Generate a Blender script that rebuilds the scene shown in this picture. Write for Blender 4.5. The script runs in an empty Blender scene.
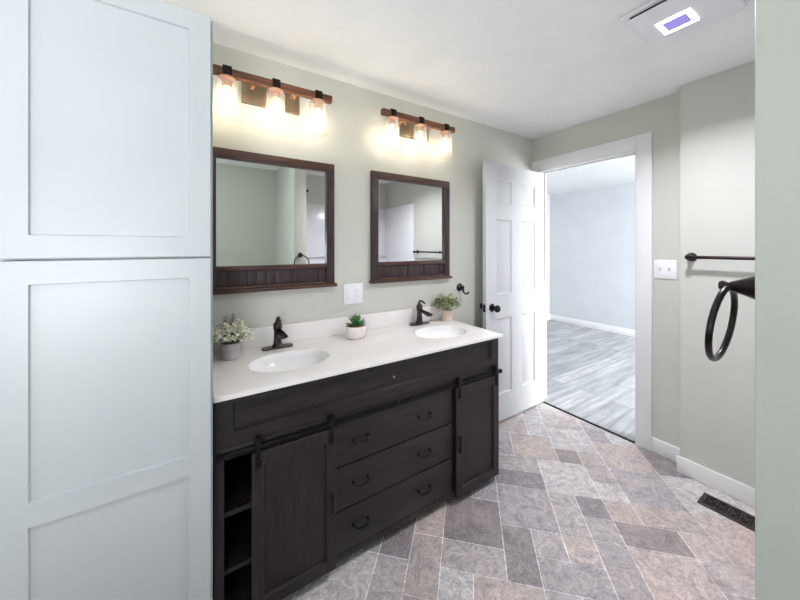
import bpy, bmesh, math, random
from mathutils import Vector, Matrix
R = math.radians
PI = math.pi
random.seed(7)
S = bpy.context.scene
COL = S.collection

# ------------------------------------------------------------------ camera, world, lights, exposure
cam_data = bpy.data.cameras.new('camera')
cam_data.sensor_width = 36.0
cam_data.lens = 36.0 * 315.0 / 800.0
cam_data.shift_y = -52.4 / 800.0
cam_data.clip_start = 0.02
cam = bpy.data.objects.new('camera', cam_data)
COL.objects.link(cam)
cam.location = (0, 0, 1.392)
cam.rotation_euler = (R(90), 0, -0.5712)
S.camera = cam

S.view_settings.view_transform = 'Standard'
S.view_settings.look = 'None'
S.view_settings.exposure = 1.95
S.view_settings.gamma = 1.0
S.view_settings.use_curve_mapping = False

world = bpy.data.worlds.new('sky')
S.world = world
world.use_nodes = True
wn = world.node_tree
bgn = wn.nodes['Background']
bgn.inputs['Color'].default_value = (0.75, 0.86, 1.0, 1)
bgn.inputs['Strength'].default_value = 0.5


def area(name, loc, rot, sx, sy, watts, col):
    d = bpy.data.lights.new(name, 'AREA')
    d.shape = 'RECTANGLE'
    d.size = sx
    d.size_y = sy
    d.energy = watts
    d.color = col
    o = bpy.data.objects.new(name, d)
    o.location = loc
    o.rotation_euler = rot
    COL.objects.link(o)
    return o


DAY = (0.93, 0.965, 1.0)
area('added_back_daylight', (-0.75, -1.25, 0.95), (R(90 + 56), 0, 0), 1.1, 1.2, 31.5, DAY)  # added light outside a made-up window, tilted up to brighten the ceiling
area('added_left_daylight', (-1.95, 0.55, 0.90), (R(90 + 52), 0, R(-90)), 1.3, 1.2, 3.5, (0.66, 1.0, 0.94))  # added light at a made-up window, tinted green to turn the wing wall teal
area('unseen_hall_daylight', (4.3, -1.85, 1.5), (R(90 - 4), 0, 0), 2.4, 2.0, 122, (0.95, 0.975, 1.0))  # daylight put in through an unseen window of the next room
BULB_W = 0.085
FAN_W = 5.2

# ------------------------------------------------------------------ materials


def lin(c):
    return tuple(((v / 255) / 12.92 if v / 255 <= 0.04045 else ((v / 255 + 0.055) / 1.055) ** 2.4) for v in c)


def base_mat(name, col, rough=0.5, metal=0.0, spec=0.5):
    m = bpy.data.materials.new(name)
    m.use_nodes = True
    b = m.node_tree.nodes['Principled BSDF']
    b.inputs['Base Color'].default_value = (*col, 1)
    b.inputs['Roughness'].default_value = rough
    b.inputs['Metallic'].default_value = metal
    b.inputs['Specular IOR Level'].default_value = spec
    return m


def noisy(name, c1, c2, scale=8, stretch=(1, 1, 1), rough=0.5, metal=0.0, bump=0.0, bscale=None, detail=6, spec=0.5, lo=0.35, hi=0.65):
    """colour mottled between two tones by object-space noise, plus optional bump"""
    m = base_mat(name, c1, rough, metal, spec)
    nt = m.node_tree
    b = nt.nodes['Principled BSDF']
    tc = nt.nodes.new('ShaderNodeTexCoord')
    mp = nt.nodes.new('ShaderNodeMapping')
    mp.inputs['Scale'].default_value = stretch
    nz = nt.nodes.new('ShaderNodeTexNoise')
    nz.inputs['Scale'].default_value = scale
    nz.inputs['Detail'].default_value = detail
    rp = nt.nodes.new('ShaderNodeValToRGB')
    rp.color_ramp.elements[0].position = lo
    rp.color_ramp.elements[1].position = hi
    rp.color_ramp.elements[0].color = (*c1, 1)
    rp.color_ramp.elements[1].color = (*c2, 1)
    L = nt.links.new
    L(tc.outputs['Object'], mp.inputs['Vector'])
    L(mp.outputs['Vector'], nz.inputs['Vector'])
    L(nz.outputs['Fac'], rp.inputs['Fac'])
    L(rp.outputs['Color'], b.inputs['Base Color'])
    if bump:
        n2 = nt.nodes.new('ShaderNodeTexNoise')
        n2.inputs['Scale'].default_value = bscale or scale * 4
        n2.inputs['Detail'].default_value = 4
        L(mp.outputs['Vector'], n2.inputs['Vector'])
        bp = nt.nodes.new('ShaderNodeBump')
        bp.inputs['Strength'].default_value = bump
        bp.inputs['Distance'].default_value = 0.004
        L(n2.outputs['Fac'], bp.inputs['Height'])
        L(bp.outputs['Normal'], b.inputs['Normal'])
    return m


def thin_glass(name, tint=(1, 1, 1), haze=0.0, haze_col=(1, 1, 1)):
    m = bpy.data.materials.new(name)
    m.use_nodes = True
    nt = m.node_tree
    nt.nodes.clear()
    out = nt.nodes.new('ShaderNodeOutputMaterial')
    tr = nt.nodes.new('ShaderNodeBsdfTransparent')
    tr.inputs['Color'].default_value = (*tint, 1)
    gl = nt.nodes.new('ShaderNodeBsdfGlossy')
    gl.inputs['Roughness'].default_value = 0.03
    fr = nt.nodes.new('ShaderNodeFresnel')
    fr.inputs['IOR'].default_value = 1.4
    mx = nt.nodes.new('ShaderNodeMixShader')
    L = nt.links.new
    ge = nt.nodes.new('ShaderNodeNewGeometry')
    mr = nt.nodes.new('ShaderNodeMapRange')
    mr.inputs['To Min'].default_value = 1.4
    mr.inputs['To Max'].default_value = 1 / 1.4
    L(ge.outputs['Backfacing'], mr.inputs['Value'])
    L(mr.outputs['Result'], fr.inputs['IOR'])
    L(fr.outputs['Fac'], mx.inputs['Fac'])
    L(tr.outputs['BSDF'], mx.inputs[1])
    L(gl.outputs['BSDF'], mx.inputs[2])
    last = mx
    if haze:
        tl = nt.nodes.new('ShaderNodeBsdfTranslucent')
        tl.inputs['Color'].default_value = (*haze_col, 1)
        df = nt.nodes.new('ShaderNodeBsdfDiffuse')
        df.inputs['Color'].default_value = (*haze_col, 1)
        m1 = nt.nodes.new('ShaderNodeMixShader')
        m1.inputs['Fac'].default_value = 0.5
        L(tl.outputs['BSDF'], m1.inputs[1])
        L(df.outputs['BSDF'], m1.inputs[2])
        m2 = nt.nodes.new('ShaderNodeMixShader')
        m2.inputs['Fac'].default_value = haze
        L(mx.outputs['Shader'], m2.inputs[1])
        L(m1.outputs['Shader'], m2.inputs[2])
        last = m2
    L(last.outputs['Shader'], out.inputs['Surface'])
    return m


def glow(name, col, strength):
    m = bpy.data.materials.new(name)
    m.use_nodes = True
    nt = m.node_tree
    nt.nodes.clear()
    out = nt.nodes.new('ShaderNodeOutputMaterial')
    e = nt.nodes.new('ShaderNodeEmission')
    e.inputs['Color'].default_value = (*col, 1)
    e.inputs['Strength'].default_value = strength
    nt.links.new(e.outputs['Emission'], out.inputs['Surface'])
    return m


def floor_tile_mat():
    m = base_mat('stone_look_tile', (0.3, 0.27, 0.26), 0.30, 0, 0.5)
    nt = m.node_tree
    b = nt.nodes['Principled BSDF']
    L = nt.links.new
    at = nt.nodes.new('ShaderNodeAttribute')
    at.attribute_name = 'tile_tone'
    tc = nt.nodes.new('ShaderNodeTexCoord')
    n1 = nt.nodes.new('ShaderNodeTexNoise')
    n1.inputs['Scale'].default_value = 11
    n1.inputs['Detail'].default_value = 8
    n1.inputs['Roughness'].default_value = 0.7
    n1.inputs['Distortion'].default_value = 2.2
    L(tc.outputs['Object'], n1.inputs['Vector'])
    r1 = nt.nodes.new('ShaderNodeValToRGB')
    r1.color_ramp.elements[0].position = 0.32
    r1.color_ramp.elements[0].color = (0.60, 0.60, 0.62, 1)
    r1.color_ramp.elements[1].position = 0.68
    r1.color_ramp.elements[1].color = (1.32, 1.27, 1.24, 1)
    L(n1.outputs['Fac'], r1.inputs['Fac'])
    mx = nt.nodes.new('ShaderNodeMix')
    mx.data_type = 'RGBA'
    mx.blend_type = 'MULTIPLY'
    mx.inputs['Factor'].default_value = 1
    L(at.outputs['Color'], mx.inputs['A'])
    L(r1.outputs['Color'], mx.inputs['B'])
    n2 = nt.nodes.new('ShaderNodeTexNoise')
    n2.inputs['Scale'].default_value = 95
    n2.inputs['Detail'].default_value = 5
    L(tc.outputs['Object'], n2.inputs['Vector'])
    r2 = nt.nodes.new('ShaderNodeValToRGB')
    r2.color_ramp.elements[0].position = 0.36
    r2.color_ramp.elements[0].color = (0.80, 0.79, 0.80, 1)
    r2.color_ramp.elements[1].position = 0.62
    r2.color_ramp.elements[1].color = (1.11, 1.10, 1.10, 1)
    L(n2.outputs['Fac'], r2.inputs['Fac'])
    m2 = nt.nodes.new('ShaderNodeMix')
    m2.data_type = 'RGBA'
    m2.blend_type = 'MULTIPLY'
    m2.inputs['Factor'].default_value = 1
    L(mx.outputs['Result'], m2.inputs['A'])
    L(r2.outputs['Color'], m2.inputs['B'])
    # rusty blushes
    n3 = nt.nodes.new('ShaderNodeTexNoise')
    n3.inputs['Scale'].default_value = 4.5
    n3.inputs['Detail'].default_value = 3
    L(tc.outputs['Object'], n3.inputs['Vector'])
    r3 = nt.nodes.new('ShaderNodeValToRGB')
    r3.color_ramp.elements[0].position = 0.52
    r3.color_ramp.elements[0].color = (0, 0, 0, 1)
    r3.color_ramp.elements[1].position = 0.75
    r3.color_ramp.elements[1].color = (0.34, 0.34, 0.34, 1)
    L(n3.outputs['Fac'], r3.inputs['Fac'])
    m3 = nt.nodes.new('ShaderNodeMix')
    m3.data_type = 'RGBA'
    L(r3.outputs['Color'], m3.inputs['Factor'])
    L(m2.outputs['Result'], m3.inputs['A'])
    m3.inputs['B'].default_value = (*lin((196, 170, 160)), 1)
    L(m3.outputs['Result'], b.inputs['Base Color'])
    bp = nt.nodes.new('ShaderNodeBump')
    bp.inputs['Strength'].default_value = 0.25
    bp.inputs['Distance'].default_value = 0.003
    L(n2.outputs['Fac'], bp.inputs['Height'])
    L(bp.outputs['Normal'], b.inputs['Normal'])
    return m


def plank_mat():
    m = base_mat('grey_plank_vinyl', (0.4, 0.4, 0.4), 0.33, 0, 0.5)
    nt = m.node_tree
    b = nt.nodes['Principled BSDF']
    L = nt.links.new
    tc = nt.nodes.new('ShaderNodeTexCoord')
    br = nt.nodes.new('ShaderNodeTexBrick')
    br.inputs['Scale'].default_value = 1
    br.inputs['Brick Width'].default_value = 1.2
    br.inputs['Row Height'].default_value = 0.15
    br.inputs['Mortar Size'].default_value = 0.0018
    br.offset = 0.37
    br.inputs['Color1'].default_value = (*lin((150, 152, 156)), 1)
    br.inputs['Color2'].default_value = (*lin((186, 186, 188)), 1)
    br.inputs['Mortar'].default_value = (*lin((105, 105, 108)), 1)
    L(tc.outputs['Object'], br.inputs['Vector'])
    mp = nt.nodes.new('ShaderNodeMapping')
    mp.inputs['Scale'].default_value = (1.3, 14, 1)
    L(tc.outputs['Object'], mp.inputs['Vector'])
    nz = nt.nodes.new('ShaderNodeTexNoise')
    nz.inputs['Scale'].default_value = 1.6
    nz.inputs['Detail'].default_value = 8
    nz.inputs['Roughness'].default_value = 0.65
    L(mp.outputs['Vector'], nz.inputs['Vector'])
    rp = nt.nodes.new('ShaderNodeValToRGB')
    rp.color_ramp.elements[0].position = 0.35
    rp.color_ramp.elements[0].color = (0.62, 0.62, 0.63, 1)
    rp.color_ramp.elements[1].position = 0.65
    rp.color_ramp.elements[1].color = (1.2, 1.19, 1.17, 1)
    L(nz.outputs['Fac'], rp.inputs['Fac'])
    mx = nt.nodes.new('ShaderNodeMix')
    mx.data_type = 'RGBA'
    mx.blend_type = 'MULTIPLY'
    mx.inputs['Factor'].default_value = 1
    L(br.outputs['Color'], mx.inputs['A'])
    L(rp.outputs['Color'], mx.inputs['B'])
    L(mx.outputs['Result'], b.inputs['Base Color'])
    return m


PAINT = lin((206, 206, 196))
M = {}
M['paint'] = noisy('sage_wall_paint', PAINT, tuple(v * 0.97 for v in PAINT), 3, rough=0.55, bump=0.06, bscale=140, spec=0.3)
M['hall_paint'] = noisy('pale_grey_wall_paint', lin((200, 203, 205)), lin((196, 199, 202)), 3, rough=0.6, spec=0.3)
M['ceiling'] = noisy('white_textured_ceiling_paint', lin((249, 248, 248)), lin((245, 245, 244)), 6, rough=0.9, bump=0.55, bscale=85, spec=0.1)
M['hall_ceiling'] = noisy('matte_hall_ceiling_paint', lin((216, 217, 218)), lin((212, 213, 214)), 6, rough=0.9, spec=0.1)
M['trim'] = noisy('white_trim_paint', lin((238, 237, 236)), lin((234, 233, 232)), 4, rough=0.35)
M['door'] = noisy('white_door_paint', lin((209, 210, 210)), lin((206, 207, 208)), 4, rough=0.45)
M['cabinet'] = noisy('white_cabinet_lacquer', lin((194, 196, 197)), lin((191, 193, 195)), 4, rough=0.38)
M['tile'] = floor_tile_mat()
M['grout'] = noisy('pale_grout', lin((200, 197, 192)), lin((184, 180, 175)), 30, rough=0.8)
M['plank'] = plank_mat()
M['espresso_h'] = noisy('espresso_wood', lin((31, 26, 29)), lin((46, 38, 40)), 5, (1.2, 14, 14), 0.42, bump=0.12, bscale=10)
M['espresso_v'] = noisy('espresso_wood_upright', lin((31, 26, 29)), lin((46, 37, 40)), 5, (14, 14, 1.2), 0.42, bump=0.12, bscale=10)
M['inside'] = noisy('dark_cabinet_lining', lin((38, 32, 32)), lin((52, 43, 42)), 5, (1.2, 14, 14), 0.6)  # plain dark brown lining of the vanity carcass
M['mirror_wood'] = noisy('walnut_stained_wood', lin((58, 38, 34)), lin((88, 60, 50)), 5, (1.5, 14, 14), 0.4, bump=0.1, bscale=10)
M['mirror_wood_v'] = noisy('walnut_stained_wood_upright', lin((46, 34, 36)), lin((66, 48, 47)), 5, (14, 14, 1.5), 0.4, bump=0.1, bscale=10)
M['bar_wood'] = noisy('reclaimed_brown_wood', lin((86, 52, 36)), lin((132, 84, 58)), 5, (1.5, 14, 14), 0.55, bump=0.2, bscale=10)
M['register_metal'] = noisy('brown_register_metal', lin((62, 52, 52)), lin((80, 68, 66)), 22, rough=0.45, metal=0.4)
M['faucet_bronze'] = noisy('brushed_venetian_bronze', lin((50, 41, 44)), lin((88, 72, 70)), 30, rough=0.3, metal=0.8, spec=0.6)
M['bronze'] = noisy('oil_rubbed_bronze', lin((34, 29, 30)), lin((58, 46, 44)), 22, rough=0.32, metal=0.75, spec=0.6)
M['black_metal'] = noisy('black_iron', lin((26, 24, 26)), lin((38, 35, 36)), 20, rough=0.4, metal=0.7)
M['plate_metal'] = noisy('antique_bronze_plate', lin((122, 107, 86)), lin((144, 128, 104)), 15, rough=0.4, metal=0.55)
M['copper'] = noisy('warm_copper_metal', lin((176, 122, 92)), lin((196, 146, 116)), 20, rough=0.35, metal=0.5)
M['steel'] = noisy('brushed_steel', lin((150, 150, 150)), lin((170, 170, 170)), 20, rough=0.35, metal=0.9)
M['counter'] = noisy('cultured_marble', lin((240, 236, 232)), lin((235, 230, 226)), 5, rough=0.22, spec=0.5)
M['basin'] = noisy('white_basin_glaze', lin((248, 247, 246)), lin((245, 244, 244)), 5, rough=0.15)
M['plastic'] = noisy('white_plastic', lin((242, 242, 243)), lin((238, 238, 240)), 10, rough=0.35)
M['socket_grey'] = noisy('pale_grey_plastic', lin((205, 205, 208)), lin((198, 198, 202)), 10, rough=0.5)
M['dark_slot'] = noisy('dark_slot', lin((30, 30, 32)), lin((22, 22, 24)), 10, rough=0.8)
M['glass'] = thin_glass('clear_pane_glass')
M['shade_glass'] = thin_glass('seeded_jar_glass', (0.97, 0.97, 0.96), 0.07, (1, 0.98, 0.95))
M['bulb_glass'] = thin_glass('bulb_glass', (1, 0.98, 0.94), 0.06, (1, 0.95, 0.85))
M['filament'] = glow('glowing_filament', (1.0, 0.90, 0.74), 16)
M['led'] = glow('white_led_band', (0.93, 0.93, 1.0), 3.2)
M['violet_lens'] = glow('violet_night_lens', lin((146, 136, 208)), 0.33)
M['fan_plastic'] = noisy('fan_grille_plastic', lin((246, 246, 248)), lin((242, 242, 245)), 8, rough=0.45)
M['acrylic'] = noisy('white_acrylic_surround', lin((238, 238, 240)), lin((234, 234, 237)), 5, rough=0.2)
M['grey_pot'] = noisy('grey_concrete_pot', lin((176, 170, 170)), lin((200, 192, 194)), 18, rough=0.8, bump=0.2, bscale=60)
M['white_pot'] = noisy('speckled_white_pot', lin((240, 232, 230)), lin((230, 216, 212)), 25, rough=0.45)
M['cork_pot'] = noisy('blush_clay_glaze', lin((206, 176, 160)), lin((222, 206, 198)), 12, rough=0.6)
M['soil'] = noisy('potting_soil', lin((112, 84, 62)), lin((160, 124, 90)), 80, rough=0.95, bump=0.6, bscale=120)
M['succulent'] = noisy('succulent_green', lin((40, 92, 52)), lin((86, 138, 84)), 30, rough=0.4)
M['sage_leaf'] = noisy('grey_green_leaf', lin((112, 126, 112)), lin((152, 164, 144)), 40, rough=0.6)
M['cream_bloom'] = noisy('cream_blossom', lin((240, 238, 220)), lin((222, 222, 194)), 60, rough=0.7)
M['light_leaf'] = noisy('pale_green_leaf', lin((140, 156, 102)), lin((200, 208, 156)), 40, rough=0.55)
M['dark_leaf'] = noisy('deep_green_leaf', lin((98, 116, 84)), lin((134, 150, 110)), 40, rough=0.6)
M['white_bud'] = noisy('pale_bud', lin((232, 226, 206)), lin((222, 206, 180)), 60, rough=0.7)

m = bpy.data.materials.new('silvered_mirror')
m.use_nodes = True
b = m.node_tree.nodes['Principled BSDF']
b.inputs['Base Color'].default_value = (0.90, 0.92, 0.91, 1)
b.inputs['Metallic'].default_value = 1
b.inputs['Roughness'].default_value = 0.005
M['mirror'] = m

# ------------------------------------------------------------------ mesh builder
ORIGIN = {}


class MB:
    def __init__(self):
        self.bm = bmesh.new()

    def quad(self, pts):
        vs = [self.bm.verts.new(p) for p in pts]
        return self.bm.faces.new(vs)

    def box(self, x0, x1, y0, y1, z0, z1, bev=0.0, seg=2):
        bm = self.bm
        v = [bm.verts.new(p) for p in ((x0, y0, z0), (x1, y0, z0), (x1, y1, z0), (x0, y1, z0), (x0, y0, z1), (x1, y0, z1), (x1, y1, z1), (x0, y1, z1))]
        fs = [bm.faces.new([v[i] for i in f]) for f in ((0, 3, 2, 1), (4, 5, 6, 7), (0, 1, 5, 4), (1, 2, 6, 5), (2, 3, 7, 6), (3, 0, 4, 7))]
        if bev:
            es = list({e for f in fs for e in f.edges})
            bmesh.ops.bevel(bm, geom=es, offset=bev, segments=seg, affect='EDGES', profile=0.5)
        return self

    def rings(self, rings, caps=(True, True), closed=False):
        bm = self.bm
        vr = [[bm.verts.new(p) for p in r] for r in rings]
        n = len(vr[0])
        rng = range(len(vr)) if closed else range(len(vr) - 1)
        for i in rng:
            a, c = vr[i], vr[(i + 1) % len(vr)]
            for k in range(n):
                bm.faces.new((a[k], a[(k + 1) % n], c[(k + 1) % n], c[k]))
        if not closed:
            if caps[0]:
                bm.faces.new(list(reversed(vr[0])))
            if caps[1]:
                bm.faces.new(vr[-1])
        return self

    def lathe(self, prof, center=(0, 0, 0), axis='Z', seg=32, sx=1.0, sy=1.0, caps=(True, True)):
        """prof: (radius, height) pairs along the axis"""
        c = Vector(center)
        rs = []
        for r, h in prof:
            ring = []
            for k in range(seg):
                t = 2 * PI * k / seg
                p = (max(r, 1e-5) * sx * math.cos(t), max(r, 1e-5) * sy * math.sin(t), h)
                if axis == 'Y':
                    p = (p[0], p[2], -p[1])
                elif axis == '-Y':
                    p = (p[0], -p[2], p[1])
                elif axis == 'X':
                    p = (p[2], p[1], -p[0])
                elif axis == '-X':
                    p = (-p[2], p[1], p[0])
                ring.append(c + Vector(p))
            rs.append(ring)
        return self.rings(rs, caps)

    def tube(self, pts, rad, seg=12, closed=False):
        pts = [Vector(p) for p in pts]
        n = len(pts)
        rads = rad if isinstance(rad, (list, tuple)) else [rad] * n
        rs = []
        up = None
        for i, p in enumerate(pts):
            if closed:
                t = pts[(i + 1) % n] - pts[i - 1]
            else:
                t = pts[min(i + 1, n - 1)] - pts[max(i - 1, 0)]
            t.normalize()
            if up is None:
                up = Vector((0, 0, 1)) if abs(t.z) < 0.9 else Vector((1, 0, 0))
            s = t.cross(up).normalized()
            u = s.cross(t).normalized()
            up = u
            rs.append([p + (s * math.cos(2 * PI * k / seg) + u * math.sin(2 * PI * k / seg)) * rads[i] for k in range(seg)])
        return self.rings(rs, (True, True), closed)

    def prism(self, poly, axis, lo, hi, bev=0.0):
        """poly: 2D points; axis X -> (y,z), Y -> (x,z), Z -> (x,y)"""
        bm = self.bm

        def P(p, d):
            return (d, p[0], p[1]) if axis == 'X' else (p[0], d, p[1]) if axis == 'Y' else (p[0], p[1], d)
        a = [bm.verts.new(P(p, lo)) for p in poly]
        c = [bm.verts.new(P(p, hi)) for p in poly]
        n = len(poly)
        fs = [bm.faces.new(a), bm.faces.new(list(reversed(c)))]
        for k in range(n):
            fs.append(bm.faces.new((a[k], c[k], c[(k + 1) % n], a[(k + 1) % n])))
        if bev:
            es = list({e for f in fs for e in f.edges})
            bmesh.ops.bevel(bm, geom=es, offset=bev, segments=2, affect='EDGES', profile=0.5)
        return self

    def panel_slab(self, u0, u1, v0, v1, thick, panels, prof, mp, edge=0.0015, both=False):
        """a board with panels worked into its face: prof = (inset, depth) loops of every panel; mp(u, v, depth) -> point"""
        bm = self.bm
        us = sorted({u0 + edge, u1 - edge} | {p[0] for p in panels} | {p[1] for p in panels})
        vs = sorted({v0 + edge, v1 - edge} | {p[2] for p in panels} | {p[3] for p in panels})

        def face(mp2):
            for i in range(len(us) - 1):
                for j in range(len(vs) - 1):
                    cu, cv = (us[i] + us[i + 1]) / 2, (vs[j] + vs[j + 1]) / 2
                    if any(p[0] < cu < p[1] and p[2] < cv < p[3] for p in panels):
                        continue
                    self.quad([mp2(a, c, 0) for a, c in ((us[i], vs[j]), (us[i + 1], vs[j]), (us[i + 1], vs[j + 1]), (us[i], vs[j + 1]))])
            for p in panels:
                prev = None
                for ins, dep in [(0, 0)] + list(prof):
                    lp = [(p[0] + ins, p[2] + ins), (p[1] - ins, p[2] + ins), (p[1] - ins, p[3] - ins), (p[0] + ins, p[3] - ins)]
                    cur = [mp2(a, c, dep) for a, c in lp]
                    if prev:
                        for k in range(4):
                            self.quad([prev[k], prev[(k + 1) % 4], cur[(k + 1) % 4], cur[k]])
                    prev = cur
                self.quad(prev)

        def rect(e, d):
            return [mp(u0 + e, v0 + e, d), mp(u1 - e, v0 + e, d), mp(u1 - e, v1 - e, d), mp(u0 + e, v1 - e, d)]
        face(mp)
        loops = [rect(edge, 0), rect(0, edge), rect(0, thick - edge), rect(edge, thick)]
        for a, c in zip(loops, loops[1:]):
            for k in range(4):
                self.quad([a[k], a[(k + 1) % 4], c[(k + 1) % 4], c[k]])
        if both:
            face(lambda u, v, d: mp(u, v, thick - d))
        else:
            self.quad(loops[-1])
        return self

    def xform(self, mat):
        bmesh.ops.transform(self.bm, matrix=mat, verts=self.bm.verts)
        return self

    def build(self, name, mat, parent=None, smooth=35):
        bm = self.bm
        bmesh.ops.remove_doubles(bm, verts=bm.verts, dist=1e-6)
        bmesh.ops.recalc_face_normals(bm, faces=bm.faces)
        org = ORIGIN.get(parent.name, Vector((0, 0, 0))) if parent else Vector((0, 0, 0))
        bmesh.ops.translate(bm, vec=-org, verts=bm.verts)
        me = bpy.data.meshes.new(name)
        bm.to_mesh(me)
        bm.free()
        for mm in (mat if isinstance(mat, (list, tuple)) else [mat]):
            me.materials.append(mm)
        if smooth:
            for p in me.polygons:
                p.use_smooth = True
            me.set_sharp_from_angle(angle=R(smooth))
        o = bpy.data.objects.new(name, me)
        COL.objects.link(o)
        if parent:
            o.parent = parent
            ORIGIN[o.name] = org
        return o


def tag(o, label, cat, group=None):
    o['label'] = label
    o['category'] = cat
    if group:
        o['group'] = group
    return o


def thing(name, loc, label, cat, group=None):
    o = bpy.data.objects.new(name, None)
    o.empty_display_size = 0.05
    COL.objects.link(o)
    o.location = loc
    ORIGIN[o.name] = Vector(loc)
    return tag(o, label, cat, group)


def struct(name, mb, mat, parent=None, smooth=35):
    o = mb.build(name, mat, parent, smooth)
    if not parent:
        o['kind'] = 'structure'
    return o


def recentre(o):
    """move a top-level mesh's origin to the middle of its base"""
    vs = [v.co.copy() for v in o.data.vertices]
    c = Vector(((min(v.x for v in vs) + max(v.x for v in vs)) / 2, (min(v.y for v in vs) + max(v.y for v in vs)) / 2, min(v.z for v in vs)))
    o.data.transform(Matrix.Translation(-c))
    o.location = c
    ORIGIN[o.name] = c
    return o


def copy_tree(o, parent=None):
    c = o.copy()
    COL.objects.link(c)
    if parent:
        c.parent = parent
    for ch in list(o.children):
        copy_tree(ch, c)
    return c


# ------------------------------------------------------------------ dimensions
CEIL = 2.40
YV = 1.798          # vanity wall
XF = 2.62           # wall with the doorway
XB = 2.52           # thicker stretch of that wall beside the bath
YB = -0.76          # wall behind the camera
XL = -1.50          # left wall
WX0, WX1, WY = 0.869, 0.999, 0.136   # wing wall
T = 0.12
DY0, DY1, DZ = 0.965, 1.752, 2.096   # doorway
HX, HY0, HY1 = 5.72, -1.40, 3.55     # adjoining room

# ------------------------------------------------------------------ the setting


def wall_with_hole(axis, lo, hi, a0, a1, h0, h1, z0, z1):
    """axis = axis of the wall's thickness; the hole runs h0..h1 along it and z0..z1 up"""
    mb = MB()
    for s in ((a0, h0, 0, CEIL), (h1, a1, 0, CEIL), (h0, h1, 0, z0), (h0, h1, z1, CEIL)):
        if s[1] - s[0] < 1e-4 or s[3] - s[2] < 1e-4:
            continue
        if axis == 'X':
            mb.box(lo, hi, s[0], s[1], s[2], s[3])
        else:
            mb.box(s[0], s[1], lo, hi, s[2], s[3])
    return mb


def tile_floor(name, x0, x1, y0, y1):
    unit, g = 0.14, 0.0017
    cells = {}
    tiles = []
    tones = {
        'dark': [(154, 148, 148), (150, 145, 146), (158, 150, 148)],
        'mid': [(186, 179, 178), (181, 177, 178), (190, 183, 180), (177, 172, 172)],
        'light': [(206, 202, 200), (201, 199, 199), (208, 204, 200)],
        'warm': [(200, 188, 182), (195, 183, 177), (190, 180, 174)]}
    rnd = random.Random(21)

    def put(i, j, w, h, tone):
        for a in range(w):
            for c in range(h):
                if (i + a, j + c) in cells:
                    return False
        for a in range(w):
            for c in range(h):
                cells[(i + a, j + c)] = 1
        tiles.append((i, j, w, h, rnd.choice(tones[tone])))
        return True
    # tiles read off the photograph (i along x+y, j along x-y)
    for q in ((0, -2, 2, 2, 'dark'), (3, 0, 1, 2, 'dark'), (1, 0, 2, 2, 'mid'), (1, 2, 2, 1, 'mid'), (2, 3, 1, 1, 'dark'),
              (5, 3, 1, 1, 'dark'), (5, 1, 2, 2, 'warm'), (3, 5, 2, 2, 'mid'), (2, 5, 1, 2, 'warm'), (1, 4, 1, 2, 'dark'),
              (-1, 4, 2, 2, 'warm'), (3, 2, 2, 2, 'light'), (-1, 0, 2, 1, 'dark'), (-1, -2, 1, 2, 'mid'), (-1, 1, 1, 2, 'mid'),
              (0, 1, 1, 1, 'mid'), (-2, -1, 1, 2, 'warm'), (2, -1, 2, 1, 'mid'), (1, 7, 2, 2, 'warm'), (3, 4, 1, 1, 'light'), (6, 3, 2, 2, 'light')):
        put(*q)
    kinds = ['dark'] * 3 + ['mid'] * 5 + ['light'] * 4 + ['warm'] * 3
    for i in range(-30, 24):
        for j in range(-24, 26):
            if (i, j) in cells:
                continue
            opts = [(2, 2)] * 4 + [(1, 2)] * 2 + [(2, 1)] * 2
            rnd.shuffle(opts)
            for w, h in opts + [(1, 1)]:
                if put(i, j, w, h, rnd.choice(kinds)):
                    break
    bm = bmesh.new()
    lay = bm.loops.layers.float_color.new('tile_tone')
    r2 = math.sqrt(0.5)
    for i, j, w, h, col in tiles:
        ua, ub = 1.52 + i * unit + g, 1.52 + (i + w) * unit - g
        va, vb = 0.16 + j * unit + g, 0.16 + (j + h) * unit - g
        vs = []
        for u, v in ((ua, va), (ub, va), (ub, vb), (ua, vb)):
            vs.append(bm.verts.new(((u + v) * r2, (u - v) * r2, 0.0)))
        f = bm.faces.new(vs)
        f.material_index = 0
        c = lin(col)
        for l in f.loops:
            l[lay] = (*c, 1)
    for co, no in (((x0, 0, 0), (-1, 0, 0)), ((x1, 0, 0), (1, 0, 0)), ((0, y0, 0), (0, -1, 0)), ((0, y1, 0), (0, 1, 0))):
        bmesh.ops.bisect_plane(bm, geom=bm.verts[:] + bm.edges[:] + bm.faces[:], plane_co=co, plane_no=no, clear_outer=True)
    for f in bm.faces:
        if f.normal.z < 0:
            f.normal_flip()
    # grout bed just below
    mb = MB()
    mb.bm.free()
    mb.bm = bm
    n0 = len(bm.faces)
    mb.box(x0, x1, y0, y1, -0.06, -0.0012)
    bm.faces.ensure_lookup_table()
    for f in bm.faces[n0:]:
        f.material_index = 1
    return mb.build(name, [M['tile'], M['grout']], None, 0)


fl = tile_floor('floor', XL, XF, YB, YV)
fl['kind'] = 'structure'
struct('floor_hall', MB().box(XF, HX, HY0, HY1, -0.06, 0.0), M['plank'])
struct('ceiling', MB().box(XL - T, XF + T, YB - T, YV + T, CEIL, CEIL + 0.1), M['ceiling'])
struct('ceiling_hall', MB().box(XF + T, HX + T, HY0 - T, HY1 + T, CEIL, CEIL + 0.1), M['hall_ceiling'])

struct('wall_vanity', MB().box(XL - T, XF, YV, YV + T, -0.06, CEIL), M['paint'])
W1 = (-1.25, -0.25, 0.85, 2.10)
struct('wall_back', wall_with_hole('Y', YB - T, YB, XL - T, XF, W1[0], W1[1], W1[2], W1[3]), M['paint'])
W2 = (-0.10, 1.20, 0.75, 2.15)
struct('wall_left', wall_with_hole('X', XL - T, XL, YB, YV, W2[0], W2[1], W2[2], W2[3]), M['paint'])
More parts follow.
